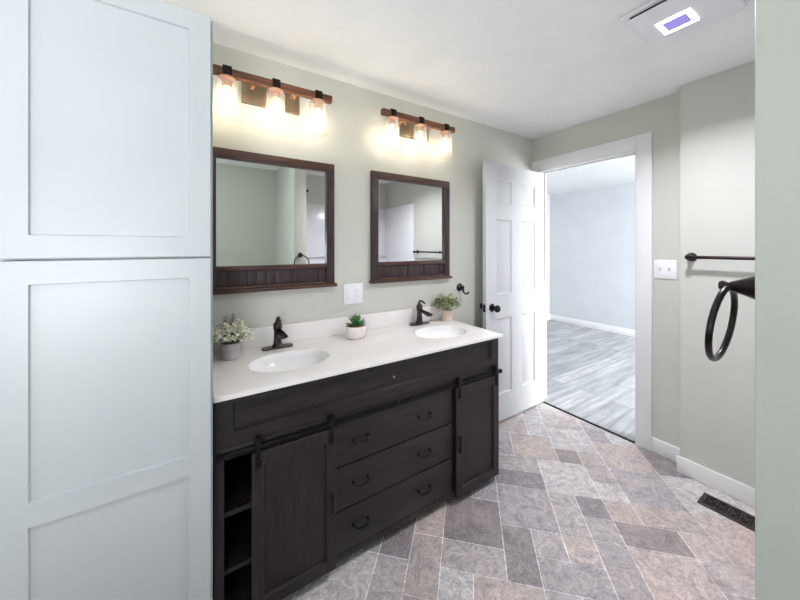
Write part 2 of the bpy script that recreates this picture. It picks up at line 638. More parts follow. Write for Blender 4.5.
# doorway wall: one skin of bathroom paint, one of the pale paint of the next room
struct('wall_doorway', wall_with_hole('X', XF, XF + 0.10, YB - T, YV + T, DY0, DY1, 0, DZ), M['paint'])
mb = wall_with_hole('X', XF + 0.10, XF + T, HY0, HY1, DY0, DY1, 0, DZ)
struct('wall_hall_doorway', mb, M['hall_paint'])
struct('wall_bath_side', MB().box(XB, XF, YB, 0.705, 0, CEIL), M['paint'])
struct('wall_wing', MB().box(WX0, WX1, YB, WY, 0, CEIL, 0.004), M['paint'])
struct('wall_hall_far', MB().box(HX, HX + T, HY0 - T, HY1 + T, -0.06, CEIL), M['hall_paint'])
struct('wall_hall_left', MB().box(XF + T, HX, HY1, HY1 + T, -0.06, CEIL), M['hall_paint'])
W3 = (3.2, 5.3, 0.5, 2.2)
struct('wall_hall_right', wall_with_hole('Y', HY0 - T, HY0, XF + T, HX, W3[0], W3[1], W3[2], W3[3]), M['hall_paint'])


def unseen_window(n, axis, lo, hi, a0, a1, z0, z1):  # windows out of view, put in to bring daylight indoors
    mid = (lo + hi) / 2

    def bx(mb, a, c, p, q, d0, d1, bev=0.003):
        if axis == 'Y':
            mb.box(a, c, d0, d1, p, q, bev)
        else:
            mb.box(d0, d1, a, c, p, q, bev)
    f = MB()
    w = 0.05
    for a, c, p, q in ((a0, a0 + w, z0, z1), (a1 - w, a1, z0, z1), (a0 + w, a1 - w, z0, z0 + w), (a0 + w, a1 - w, z1 - w, z1), (a0 + w, a1 - w, (z0 + z1) / 2 - 0.02, (z0 + z1) / 2 + 0.02)):
        bx(f, a, c, p, q, mid - 0.03, mid + 0.03)
    fr = struct('unseen_window_%d' % n, f, M['trim'])
    g = MB()
    bx(g, a0 + w, a1 - w, z0 + w, z1 - w, mid - 0.003, mid + 0.003, 0)
    g.build('glass_pane', M['glass'], fr)
    return fr


unseen_window(1, 'Y', YB - T, YB, *W1)  # made up behind the camera for its light
unseen_window(2, 'X', XL - T, XL, *W2)  # made up in the left wall for its light
unseen_window(3, 'Y', HY0 - T, HY0, *W3)  # unseen, stands in for the next room's daylight


def casing_y(name, face, sgn, y0, y1, z1, w, yl):
    """door casing on a wall facing -sgn X"""
    mb = MB()
    a, c = sorted((face, face + sgn * 0.018))
    mb.box(a, c, y0 - w, y0, 0, z1 + w, 0.003)
    mb.box(a, c, y1, yl, 0, z1 + w, 0.003)
    mb.box(a, c, y0, y1, z1, z1 + w, 0.003)
    return struct(name, mb, M['trim'])


casing_y('trim_1', XF, -1, DY0 + 0.008, DY1 - 0.008, DZ - 0.008, 0.094, YV - 0.001)
casing_y('trim_2', XF + T, 1, DY0 + 0.008, DY1 - 0.008, DZ - 0.008, 0.094, DY1 + 0.086)
mb = MB()      # jamb lining with its stop
for a, c in ((DY0, DY0 + 0.016), (DY1 - 0.016, DY1)):
    mb.box(XF + 0.0005, XF + T - 0.0005, a, c, 0, DZ - 0.016)
mb.box(XF + 0.0005, XF + T - 0.0005, DY0, DY1, DZ - 0.016, DZ)
mb.box(XF + 0.045, XF + 0.08, DY0 + 0.016, DY0 + 0.027, 0, DZ - 0.016, 0.002)
mb.box(XF + 0.045, XF + 0.08, DY1 - 0.027, DY1 - 0.016, 0, DZ - 0.016, 0.002)
mb.box(XF + 0.045, XF + 0.08, DY0 + 0.027, DY1 - 0.027, DZ - 0.027, DZ - 0.016, 0.002)
struct('trim_3', mb, M['trim'])
struct('trim_4', MB().prism([(XF - 0.012, 0.0003), (XF + 0.016, 0.0003), (XF + 0.010, 0.006), (XF - 0.006, 0.006)], 'Y', DY0 + 0.017, DY1 - 0.017), M['black_metal'])


def baseboard(name, x0, x1, y0, y1, h=0.098):
    return struct(name, MB().box(x0, x1, y0, y1, 0, h, 0.003), M['trim'])


BT = 0.014
baseboard('baseboard_doorway', XF - BT, XF, 0.705, DY0 - 0.086)
baseboard('baseboard_bath_side', XB - BT, XB, 0.02, 0.705 + BT)
baseboard('baseboard_vanity', 1.58, XF - 0.02, YV - BT, YV)
baseboard('baseboard_wing', WX0 - BT, WX0, YB, WY)
baseboard('baseboard_back', XL, WX0 - BT, YB, YB + BT)
baseboard('baseboard_left', XL, XL + BT, YB + BT, YV)
baseboard('baseboard_hall_far', HX - BT, HX, HY0, HY1, 0.11)
baseboard('baseboard_hall_left', XF + T, HX - BT, HY1 - BT, HY1, 0.11)

# open six panel door: hinge at the left jamb, swung back against the vanity wall
LW, LT = 0.758, 0.036
leaf = MB()
pu = ((0.118, 0.310), (0.434, 0.626))
pv = ((0.225, 0.830), (1.020, 1.615), (1.740, 1.925))
leaf.panel_slab(0, LW, 0.012, 2.058, LT, [(a, c, p, q) for a, c in pu for p, q in pv],
                [(0.009, 0.011), (0.019, 0.011), (0.036, 0.003)], lambda u, v, d: (u, d, v), 0.002, both=True)
door = leaf.build('door_1', M['door'])
door['kind'] = 'structure'


def dpart(name, mb, mat, par=None):
    o = mb.build(name, mat)
    o.parent = par or door
    return o


for s, y0 in ((-1, 0.0), (1, LT)):
    k = MB()
    k.lathe([(0.031, 0), (0.031, 0.005), (0.012, 0.009), (0.011, 0.030), (0.020, 0.036), (0.027, 0.046), (0.028, 0.056), (0.022, 0.066), (0.0, 0.069)],
            (0.066, y0, 0.925), '-Y' if s < 0 else 'Y', 24)
    kn = dpart('door_knob', k, M['black_metal'])
    kn['label'] = 'dark round door knob'
lp = MB().box(-0.0012, 0.004, 0.006, LT - 0.006, 0.895, 0.955, 0.0005)
dpart('latch_plate', lp, M['black_metal'])
for z in (0.25, 1.03, 1.82):
    h = MB().lathe([(0.006, 0), (0.006, 0.09)], (LW + 0.004, LT + 0.005, z - 0.045), 'Z', 12)
    dpart('hinge', h, M['black_metal'])
door.location = (2.613 - LW * math.cos(R(0.7)), 1.679 - LW * math.sin(R(0.7)), 0)
door.rotation_euler = (0, 0, R(0.7))

# ------------------------------------------------------------------ tall white cabinet
CX0, CX1, CYF = -0.416, 0.042, 1.18
t = thing('tall_cabinet', ((CX0 + CX1) / 2, 1.49, 0), 'tall white two-door shaker pantry cabinet at the left end of the vanity', 'cabinet')
mb = MB()
mb.box(CX0, CX1, CYF + 0.022, YV - 0.003, 0.10, 2.134, 0.001)
mb.box(CX0, CX1, CYF + 0.09, YV - 0.003, 0.0, 0.10)
mb.build('carcass', M['cabinet'], t)
SH = [(0.002, 0.0075)]
mp_front = lambda yf: (lambda u, v, d: (u, yf + d, v))
pin0, pin1 = -0.361, -0.022
MB().panel_slab(CX0 + 0.003, CX1 - 0.006, 1.364, 2.131, 0.021, [(pin0, pin1, 1.424, 2.075)], SH, mp_front(CYF)).build('door', M['cabinet'], t)
MB().panel_slab(CX0 + 0.003, CX1 - 0.006, 0.105, 1.358, 0.021, [(pin0, pin1, 0.742, 1.298), (pin0, pin1, 0.165, 0.680)], SH, mp_front(CYF)).build('door', M['cabinet'], t)

# ------------------------------------------------------------------ vanity
VX0, VX1, VF, VB = 0.050, 1.532, 1.282, YV - 0.02
VZ0, VZ1 = 0.040, 0.8555
van = thing('vanity_cabinet', ((VX0 + VX1) / 2, 1.53, 0), 'long dark espresso double vanity with sliding barn doors and three drawers', 'vanity')
MH, MV = M['espresso_h'], M['espresso_v']
mb = MB()      # carcass: ends, bottom, back, partitions
mb.box(VX0, VX0 + 0.018, VF + 0.02, VB, VZ0, VZ1, 0.001)
mb.box(VX1 - 0.018, VX1, VF + 0.02, VB, VZ0, VZ1, 0.001)
mb.box(VX0 + 0.018, VX1 - 0.018, VF + 0.02, VB, VZ0, VZ0 + 0.018)
mb.box(VX0 + 0.018, VX1 - 0.018, VB - 0.012, VB, VZ0 + 0.018, VZ1)
for x in (0.412, 1.160):
    mb.box(x, x + 0.018, VF + 0.02, VB - 0.012, VZ0 + 0.018, VZ1 - 0.15)
mb.build('carcass', M['inside'], van)
for x in (VX0, VX1 - 0.05):
    for y in (VF + 0.03, VB - 0.06):
        MB().box(x + 0.004, x + 0.046, y, y + 0.05, 0, VZ0, 0.002).build('foot', MV, van)
mb = MB()      # face frame
ST = 0.030
for a, c in ((VX0, VX0 + ST), (0.412, 0.434), (1.152, 1.178), (VX1 - ST, VX1)):
    mb.box(a, c, VF, VF + 0.02, VZ0 + 0.035, 0.634, 0.0015)
mb.box(VX0, VX1, VF, VF + 0.02, VZ0, VZ0 + 0.035, 0.0015)
mb.box(VX0, VX1, VF, VF + 0.02, 0.634, 0.6715, 0.0015)
mb.build('face_frame', MV, van)
MB().panel_slab(VX0, VX1, 0.672, VZ1, 0.02, [(0.108, 1.474, 0.726, 0.832)], [(0.005, 0.013)], mp_front(VF)).build('apron_panel', MH, van)
for z in (0.405, 0.195):
    MB().box(VX0 + 0.019, 0.411, VF + 0.03, VB - 0.014, z, z + 0.018, 0.001).build('shelf', MH, van)
    MB().box(1.179, VX1 - 0.019, VF + 0.03, VB - 0.014, z, z + 0.018, 0.001).build('shelf', MH, van)


def bow_pull(par, x, y, z, w=0.072):
    mb = MB()
    pts = [(x - w / 2, y, z + 0.012), (x - w / 2, y - 0.012, z + 0.010)]
    for k in range(1, 10):
        s = -1 + 2 * k / 10
        pts.append((x + s * w / 2 * 0.97, y - 0.020, z + 0.008 - 0.010 * (1 - s * s)))
    pts += [(x + w / 2, y - 0.012, z + 0.010), (x + w / 2, y, z + 0.012)]
    mb.tube(pts, 0.005, 8)
    for s in (-1, 1):
        mb.lathe([(0.008, 0), (0.008, 0.003), (0.005, 0.005)], (x + s * w / 2, y, z + 0.012), '-Y', 12)
    return mb.build('handle', M['black_metal'], par)


for z0, z1 in ((0.450, 0.632), (0.262, 0.444), (0.078, 0.256)):
    d = MB().box(0.437, 1.149, VF - 0.004, VF + 0.016, z0, z1, 0.002).build('drawer', MH, van)
    for x in (0.612, 0.965):
        bow_pull(d, x, VF - 0.004, (z0 + z1) / 2 - 0.007)

# barn door track
ZB = 0.652
mb = MB().box(0.062, 1.528, 1.262, 1.268, ZB - 0.009, ZB + 0.009, 0.001)
for x in (0.085, 0.335, 0.795, 1.165, 1.505):
    mb.lathe([(0.006, 0), (0.006, 0.0145)], (x, 1.2825, ZB), '-Y', 12)
    mb.lathe([(0.0085, 0), (0.0085, 0.005), (0.004, 0.008)], (x, 1.2622, ZB), '-Y', 8)
track = mb.build('barn_door_track', M['black_metal'], van)
for x in (0.062, 1.528):
    MB().lathe([(0.012, 0), (0.012, 0.012)], (x, 1.270, ZB), '-Y', 16).build('track_stop', M['black_metal'], track)


def barn_door(x0, x1, hx, pull_x):
    z0, z1, yf = 0.046, 0.636, 1.2565
    st = 0.042
    d = MB().panel_slab(x0, x1, z0, z1, 0.020, [(x0 + st, x1 - st, z0 + st, z1 - 0.05)], [(0.004, 0.012)], mp_front(yf)).build('barn_door', MV, van)
    for x in hx:
        h = MB().box(x - 0.010, x + 0.010, yf - 0.0035, yf - 0.0003, 0.575, ZB + 0.035, 0.001)
        for z in (0.588, 0.614):
            h.lathe([(0.006, 0), (0.006, 0.004), (0.003, 0.006)], (x, yf - 0.0035, z), '-Y', 8)
        hh = h.build('hanger', M['black_metal'], d)
        MB().lathe([(0.016, 0), (0.016, 0.003), (0.012, 0.004), (0.012, 0.009), (0.016, 0.010), (0.016, 0.013)], (x, yf + 0.0135, ZB + 0.0245), '-Y', 20).build('roller', M['black_metal'], hh)
    p = MB().box(pull_x - 0.005, pull_x + 0.005, yf - 0.014, yf - 0.008, 0.285, 0.375, 0.002)
    for z in (0.292, 0.368):
        p.lathe([(0.004, 0), (0.004, 0.010)], (pull_x, yf - 0.0003, z), '-Y', 8)
    p.build('handle', M['black_metal'], d)
    return d


barn_door(0.166, 0.490, (0.188, 0.470), 0.470)
barn_door(1.168, 1.506, (1.190, 1.485), 1.190)
MB().lathe([(0.006, 0), (0.006, 0.002), (0.003, 0.003)], (0.795, VF + 0.009, 0.770), '-Y', 12).build('screw_cap', M['steel'], van)

# ------------------------------------------------------------------ counter with two oval basins
TZ = 0.872
SINKS = ((0.365, 1.505), (1.268, 1.505))
SA, SB = 0.182, 0.132
ct = thing('vanity_countertop', (0.795, 1.53, 0.856), 'white cultured marble double-sink vanity top with backsplash on the dark vanity', 'countertop')


def ell(cx, cy, a, c, n=56):
    return [(cx + a * math.cos(2 * PI * k / n), cy + c * math.sin(2 * PI * k / n)) for k in range(n)]


def slab_with_ovals():
    x0, x1, y0, y1 = 0.046, 1.545, 1.2573, YV - 0.002
    zt, zb, e = TZ, 0.856, 0.004
    bm = bmesh.new()

    def loop(pts, z):
        vs = [bm.verts.new((p[0], p[1], z)) for p in pts]
        es = [bm.edges.new((vs[k], vs[(k + 1) % len(vs)])) for k in range(len(vs))]
        return vs, es

    def bridge(a, c):
        n = len(a)
        for k in range(n):
            bm.faces.new((a[k], a[(k + 1) % n], c[(k + 1) % n], c[k]))
    ins = lambda i: [(x0 + i, y0 + i), (x1 - i, y0 + i), (x1 - i, y1), (x0 + i, y1)]
    top, te = loop(ins(e), zt)
    r1, _ = loop(ins(e * 0.3), zt - e * 0.3)
    r2_, _ = loop(ins(0), zt - e)
    r3, _ = loop(ins(0), zb)
    bridge(top, r1)
    bridge(r1, r2_)
    bridge(r2_, r3)
    bot, be = r3, [ed for ed in bm.edges if ed.verts[0] in r3 and ed.verts[1] in r3]
    alltop, allbot = list(te), list(be)
    for sx, sy in SINKS:
        a, ae = loop(ell(sx, sy, SA, SB), zt)
        c, _ = loop(ell(sx, sy, SA - 0.003, SB - 0.003), zt - 0.003)
        d, de = loop(ell(sx, sy, SA - 0.003, SB - 0.003), zb)
        bridge(a, c)
        bridge(c, d)
        alltop += ae
        allbot += [ed for ed in bm.edges if ed.verts[0] in d and ed.verts[1] in d]
    bmesh.ops.triangle_fill(bm, edges=alltop, use_beauty=True, normal=(0, 0, 1))
    bmesh.ops.triangle_fill(bm, edges=list(set(allbot)), use_beauty=True, normal=(0, 0, -1))
    mb = MB()
    mb.bm.free()
    mb.bm = bm
    return mb


slab_with_ovals().build('top', M['counter'], ct, 30)
MB().box(0.046, 1.545, YV - 0.022, YV - 0.002, TZ, 0.973, 0.003).build('backsplash', M['counter'], ct)
for sx, sy in SINKS:
    prof = []
    n = 14
    for k in range(n + 1):
        t_ = k / n
        r = math.cos(t_ * PI / 2) ** 0.7 if k < n else 0.13
        prof.append((max(r, 0.13), -0.003 - 0.085 * math.sin(t_ * PI / 2)))
    mb = MB()
    a0, b0 = SA - 0.0032, SB - 0.0032
    rs = []
    for r, z in prof:
        rs.append([Vector((p[0], p[1], TZ + z)) for p in ell(sx, sy, a0 * r, b0 * r)])
    # outside of the bowl, a little larger
    for r, z in reversed(prof[3:]):
        rs.append([Vector((p[0], p[1], TZ + z - 0.006)) for p in ell(sx, sy, a0 * r + 0.004, b0 * r + 0.004)])
    rs.append([Vector((p[0], p[1], TZ - 0.0162)) for p in ell(sx, sy, SA + 0.008, SB + 0.008)])
    rs[0:0] = [[Vector((p[0], p[1], TZ - 0.0292)) for p in ell(sx, sy, a0 * 1.0, b0 * 1.0)]]
    mb.rings(rs[1:-1], (False, False))
    bs = mb.build('basin', M['basin'], ct, 60)
    MB().lathe([(0.0, 0.003), (0.016, 0.003), (0.021, 0.0015), (0.022, 0)][::-1], (sx, sy, TZ - 0.0878), 'Z', 24).build('drain', M['bronze'], bs)

# ------------------------------------------------------------------ faucets


def faucet(loc, label):
    t = thing('faucet', loc, label, 'faucet', 'bronze waterfall faucets')
    x, y, z = loc
    plate = []
    for k in range(40):
        a = 2 * PI * k / 40
        c, s = math.cos(a), math.sin(a)
        plate.append((x + (0.052 if c > 0 else -0.052) + 0.026 * c, y + 0.026 * s))
    MB().prism(plate, 'Z', z + 0.0002, z + 0.007, 0.0015).build('base_plate', M['faucet_bronze'], t)
    MB().lathe([(0.027, 0.007), (0.0255, 0.016), (0.0205, 0.022), (0.0185, 0.05), (0.0175, 0.09), (0.0205, 0.098), (0.0215, 0.112), (0.0205, 0.124), (0.0165, 0.131), (0.012, 0.135), (0.0, 0.136)], (x, y, z), 'Z', 28).build('body', M['faucet_bronze'], t)
    # open trough spout running forward and down
    mb = MB()
    rs = []
    n = 9
    for i in range(n):
        f = i / (n - 1)
        yy = y - 0.010 - 0.100 * f
        zz = z + 0.099 - 0.006 * f - 0.012 * f * f
        w = 0.013 + 0.016 * f
        hgt = 0.015 - 0.004 * f
        prof = []
        for k in range(13):      # U section, outside then inside
            a = PI + PI * k / 12
            prof.append((w * math.cos(a), hgt * math.sin(a) * 1.0))
        for k in range(13):
            a = 2 * PI - PI * k / 12
            prof.append(((w - 0.0035) * math.cos(a), (hgt - 0.0035) * math.sin(a)))
        rs.append([Vector((x + p[0], yy, zz + p[1])) for p in prof])
    mb.rings(rs)
    mb.build('spout', M['faucet_bronze'], t)
    pts = [(x, y + 0.004, z + 0.134), (x, y + 0.002, z + 0.147), (x, y - 0.008, z + 0.157), (x, y - 0.024, z + 0.160), (x, y - 0.040, z + 0.156), (x, y - 0.052, z + 0.150), (x, y - 0.060, z + 0.149)]
    MB().tube(pts, [0.010, 0.0085, 0.0075, 0.007, 0.0065, 0.006, 0.007], 12).build('lever', M['faucet_bronze'], t)
    return t


f1 = faucet((0.350, 1.722, TZ), 'bronze waterfall faucet behind the left sink, nearer the white cabinet')
f2 = copy_tree(f1)
f2.location = (1.272, 1.734, TZ)
f2['label'] = 'bronze waterfall faucet behind the right sink, nearer the open door'

# ------------------------------------------------------------------ mirrors


def mirror(x0, label):
    x1, z0, z1 = x0 + 0.652, 1.172, 1.882
    t = thing('wall_mirror', ((x0 + x1) / 2, YV - 0.001, z0), label, 'mirror', 'framed vanity mirrors')
    yb, yf = YV - 0.0012, YV - 0.026
    gz0, gz1, st = 1.299, 1.836, 0.048
    for a, c, p, q in ((x0, x1, gz1, z1), (x0 + st, x1 - st, 1.275, gz0), (x0 + st, x1 - st, z0 + 0.01, 1.196)):
        MB().box(a, c, yf, yb, p, q, 0.002).build('rail', M['mirror_wood'], t)
    for a in (x0, x1 - st):
        MB().box(a, a + st, yf, yb, z0 + 0.01, gz1, 0.002).build('stile', M['mirror_wood_v'], t)
    MB().box(x0 + st, x1 - st, YV - 0.008, YV - 0.004, gz0, gz1).build('mirror_glass', M['mirror'], t)
    # plank strip of short upright boards of unequal depth
    mb = MB()
    rnd = random.Random(3)
    n = 12
    w = (x1 - x0 - 2 * st) / n
    for k in range(n):
        d = 0.008 + 0.007 * rnd.random()
        mb.box(x0 + st + k * w + 0.0008, x0 + st + (k + 1) * w - 0.0008, yf + d, yb, 1.196, 1.275, 0.001)
    mb.build('plank_strip', M['mirror_wood_v'], t)
    MB().box(x0 - 0.008, x1 + 0.012, YV - 0.040, yb, z0 - 0.008, z0 + 0.010, 0.002).build('ledge', M['mirror_wood'], t)
    return t


m1 = mirror(0.028, 'dark wood framed mirror above the left sink, beside the white cabinet')
m2 = copy_tree(m1)
m2.location.x += 0.900
m2['label'] = 'dark wood framed mirror above the right sink, nearer the open door'

# ------------------------------------------------------------------ vanity lights


def sconce(xc, label):
    t = thing('vanity_light', (xc, YV - 0.001, 2.187), label, 'wall light', 'three-jar vanity lights')
    yb = 1.680
    zb0, zb1 = 2.193, 2.229
    MB().box(xc - 0.145, xc + 0.145, YV - 0.022, YV - 0.001, 2.132, 2.242, 0.003).build('back_plate', M['plate_metal'], t)
    for s in (-1, 1):
        a = MB().tube([(xc + s * 0.10, YV - 0.022, 2.211), (xc + s * 0.10, yb + 0.017, 2.211)], 0.008, 12)
        a.lathe([(0.0, -0.030), (0.004, -0.022), (0.009, -0.012), (0.006, -0.004), (0.006, 0.0)], (xc + s * 0.10, yb + 0.030, 2.205), 'Z', 12)
        a.build('arm', M['copper'], t)
    MB().box(xc - 0.293, xc + 0.293, yb - 0.017, yb + 0.017, zb0, zb1, 0.0025).build('wood_bar', M['bar_wood'], t)
    for dx in (-0.217, 0.0, 0.217):
        x = xc + dx
        mb = MB()      # iron strap around the bar
        mb.box(x - 0.019, x + 0.019, yb - 0.020, yb + 0.020, zb1 - 0.001, zb1 + 0.008, 0.001)
        mb.box(x - 0.019, x + 0.019, yb - 0.020, yb - 0.0165, zb0 - 0.004, zb1, 0.0005)
        mb.box(x - 0.019, x + 0.019, yb + 0.0165, yb + 0.020, zb0 - 0.004, zb1, 0.0005)
        mb.box(x - 0.019, x + 0.019, yb - 0.020, yb + 0.020, zb0 - 0.006, zb0 + 0.0005, 0.001)
        mb.lathe([(0.006, 0), (0.006, 0.004), (0.003, 0.006)], (x, yb - 0.020, 2.211), '-Y', 10)
        mb.build('strap', M['black_metal'], t)
        mb = MB()      # socket cap and cup
        mb.lathe([(0.036, 0), (0.036, -0.004), (0.026, -0.012), (0.021, -0.014), (0.021, -0.044), (0.014, -0.048)], (x, yb, zb0 - 0.006), 'Z', 24)
        mb.build('socket', M['copper'], t)
        mb = MB()      # jar shade, open below
        zt = zb0 - 0.016
        ro = 0.045
        outer = [(0.030, zt + 0.006), (0.041, zt + 0.004), (0.0445, zt - 0.001), (ro, zt - 0.010), (ro, zt - 0.166), (ro + 0.0012, zt - 0.172)]
        inner = [(r - 0.0022, z) for r, z in reversed(outer)]
        mb.lathe(outer + inner, (x, yb, 0), 'Z', 36, caps=(False, False))
        mb.build('glass_shade', M['shade_glass'], t)
        zs = zb0 - 0.052
        mb = MB()
        mb.lathe([(0.012, 0.0), (0.013, -0.012), (0.019, -0.032), (0.024, -0.055), (0.025, -0.070), (0.021, -0.088), (0.011, -0.099), (0.0, -0.102)], (x, yb, zs), 'Z', 24, caps=(False, False))
        bu = mb.build('bulb', M['bulb_glass'], t)
        mb = MB()      # squirrel-cage filament
        n = 6
        for k in range(n):
            a = 2 * PI * k / n
            r = 0.0095
            mb.tube([(x + 0.003 * math.cos(a), yb + 0.003 * math.sin(a), zs - 0.018), (x + r * math.cos(a), yb + r * math.sin(a), zs - 0.040), (x + r * math.cos(a + 0.5), yb + r * math.sin(a + 0.5), zs - 0.074), (x + 0.003 * math.cos(a), yb + 0.003 * math.sin(a), zs - 0.086)], 0.0022, 6)
        mb.build('filament', M['filament'], bu)
        d = bpy.data.lights.new('bulb_light', 'POINT')
        d.energy = BULB_W
        d.color = (1.0, 0.88, 0.70)
        d.shadow_soft_size = 0.022
        lo = bpy.data.objects.new('bulb_light', d)
        COL.objects.link(lo)
        lo.parent = t
        lo.location = Vector((x, yb, zs - 0.058)) - ORIGIN[t.name]
    return t


s1 = sconce(0.333, 'three-jar wooden bar vanity light above the left mirror, beside the white cabinet')
s2 = copy_tree(s1)
s2.location.x += 0.907
s2.location.z += 0.013
s2['label'] = 'three-jar wooden bar vanity light above the right mirror'

# ------------------------------------------------------------------ wall plates


t = thing('switch_plate', (0.810, YV - 0.001, 1.044), 'white switch and outlet plate on the wall between the two mirrors', 'switch')
MB().box(0.810 - 0.063, 0.810 + 0.063, YV - 0.007, YV - 0.0008, 1.044, 1.170, 0.0025).build('plate', M['plastic'], t)
MB().box(0.785 - 0.0165, 0.785 + 0.0165, YV - 0.010, YV - 0.0068, 1.074, 1.140, 0.0015).build('rocker', M['plastic'], t)
o = MB().box(0.837 - 0.0165, 0.837 + 0.0165, YV - 0.009, YV - 0.0068, 1.074, 1.140, 0.0015).build('outlet', M['plastic'], t)
mb = MB()
for z in (1.124, 1.090):
    mb.box(0.8305, 0.8325, YV - 0.0093, YV - 0.0088, z - 0.004, z + 0.004)
    mb.box(0.8415, 0.8435, YV - 0.0093, YV - 0.0088, z - 0.004, z + 0.004)
    mb.lathe([(0.0022, 0), (0.0022, 0.0005)], (0.837, YV - 0.0088, z - 0.009), '-Y', 10)
mb.build('slots', M['socket_grey'], o)

t = thing('switch_plate', (XF - 0.001, 0.810, 1.184), 'white two-gang light switch plate right of the doorway trim', 'switch')
MB().box(XF - 0.007, XF - 0.0008, 0.747, 0.871, 1.184, 1.310, 0.0025).build('plate', M['plastic'], t)
for y in (0.785, 0.833):
    MB().box(XF - 0.0085, XF - 0.0068, y - 0.006, y + 0.006, 1.234, 1.260, 0.0005).build('toggle_slot', M['plastic'], t)
    g = MB().prism([(XF - 0.007, 1.240), (XF - 0.007, 1.254), (XF - 0.020, 1.262), (XF - 0.020, 1.256)], 'Y', y - 0.0042, y + 0.0042)
    g.build('toggle', M['plastic'], t)

# ------------------------------------------------------------------ bronze bath hardware
t = thing('robe_hook', (1.700, YV - 0.001, 1.086), 'small dark bronze robe hook on the wall right of the right mirror', 'hook')
MB().lathe([(0.031, 0), (0.031, 0.004), (0.023, 0.010), (0.014, 0.018), (0.012, 0.030), (0.017, 0.036), (0.012, 0.041), (0.0, 0.042)], (1.700, YV - 0.001, 1.086), '-Y', 24).build('post', M['bronze'], t)
yy = YV - 0.034
MB().tube([(1.700, yy, 1.092), (1.702, yy - 0.004, 1.070), (1.706, yy - 0.010, 1.050), (1.712, yy - 0.022, 1.040), (1.720, yy - 0.034, 1.044), (1.726, yy - 0.040, 1.056)], [0.009, 0.008, 0.007, 0.0065, 0.007, 0.009], 10).build('prong', M['bronze'], t)

TBZ, TBX = 1.335, 2.455
t = thing('towel_bar', (XB - 0.001, 0.38, TBZ), 'long dark bronze towel bar on the grey wall right of the doorway', 'towel bar')
MB().tube([(TBX, 0.105, TBZ), (TBX, 0.655, TBZ)], 0.0095, 16).build('rail', M['bronze'], t)
for y in (0.110, 0.650):
    mb = MB().lathe([(0.026, 0), (0.026, 0.005), (0.021, 0.012), (0.013, 0.028), (0.011, 0.045), (0.014, 0.060), (0.016, 0.068), (0.012, 0.078), (0.0, 0.082)], (XB - 0.0008, y, TBZ), '-X', 24)
    mb.build('post', M['bronze'], t)

RX, RZ = 0.934, 1.312
t = thing('towel_ring', (RX, WY + 0.001, RZ), 'dark bronze towel ring hanging on the end of the green wing wall', 'towel ring')
mb = MB().lathe([(0.027, 0), (0.027, 0.004), (0.023, 0.010), (0.017, 0.024), (0.012, 0.037), (0.0095, 0.044), (0.010, 0.050), (0.011, 0.055), (0.008, 0.060), (0.0, 0.061)], (RX, WY + 0.0006, RZ), 'Y', 28)
mb.build('post', M['bronze'], t)
mb = MB()
rr = 0.077
ring = []
for k in range(56):
    a = 2 * PI * k / 56
    ring.append(Vector((rr * math.sin(a), 0, rr * math.cos(a))))
rot = Matrix.Rotation(R(7), 3, 'X') @ Matrix.Rotation(R(-1), 3, 'Z')
cz = Vector((RX, WY + 0.047, RZ - 0.004))
pts = [cz + rot @ (p - Vector((0, 0, rr))) for p in ring]
mb.tube(pts, 0.0058, 12, closed=True)
mb.build('ring', M['bronze'], t)

# ------------------------------------------------------------------ floor register
x0, x1, y0, y1 = 2.294, 2.418, 0.262, 0.570
t = thing('floor_register', ((x0 + x1) / 2, (y0 + y1) / 2, 0), 'dark metal floor vent register beside the white baseboard', 'vent')
mb = MB()
for a, c, p, q in ((x0, x0 + 0.018, y0, y1), (x1 - 0.018, x1, y0, y1), (x0 + 0.018, x1 - 0.018, y0, y0 + 0.018), (x0 + 0.018, x1 - 0.018, y1 - 0.018, y1)):
    mb.box(a, c, p, q, 0.0004, 0.006, 0.001)
mb.build('frame', M['register_metal'], t)
mb = MB()
ix0, ix1, iy0, iy1 = x0 + 0.018, x1 - 0.018, y0 + 0.018, y1 - 0.018
n = 6
step = (iy1 - iy0) / n
for k in range(1, n):
    mb.box(ix0, ix1, iy0 + k * step - 0.0025, iy0 + k * step + 0.0025, 0.0026, 0.0052)
mb.box((ix0 + ix1) / 2 - 0.002, (ix0 + ix1) / 2 + 0.002, iy0, iy1, 0.0026, 0.0050)
for k in range(n):
    cy = iy0 + (k + 0.5) * step
    for half in (0.25, 0.75):
        cx = ix0 + (ix1 - ix0) * half
        ring = [(cx + 0.014 * math.cos(2 * PI * i / 16), cy + 0.014 * math.sin(2 * PI * i / 16), 0.0040) for i in range(16)]
        mb.tube(ring, 0.0016, 6, closed=True)
    for s in (-1, 1):
        mb.tube([(ix0, cy - s * step * 0.45, 0.0038), (ix1, cy + s * step * 0.45, 0.0038)], 0.0015, 6)
mb.build('scroll_grille', M['register_metal'], t)
MB().box(ix0 - 0.002, ix1 + 0.002, iy0 - 0.002, iy1 + 0.002, 0.0003, 0.0010).build('duct_opening', M['dark_slot'], t)

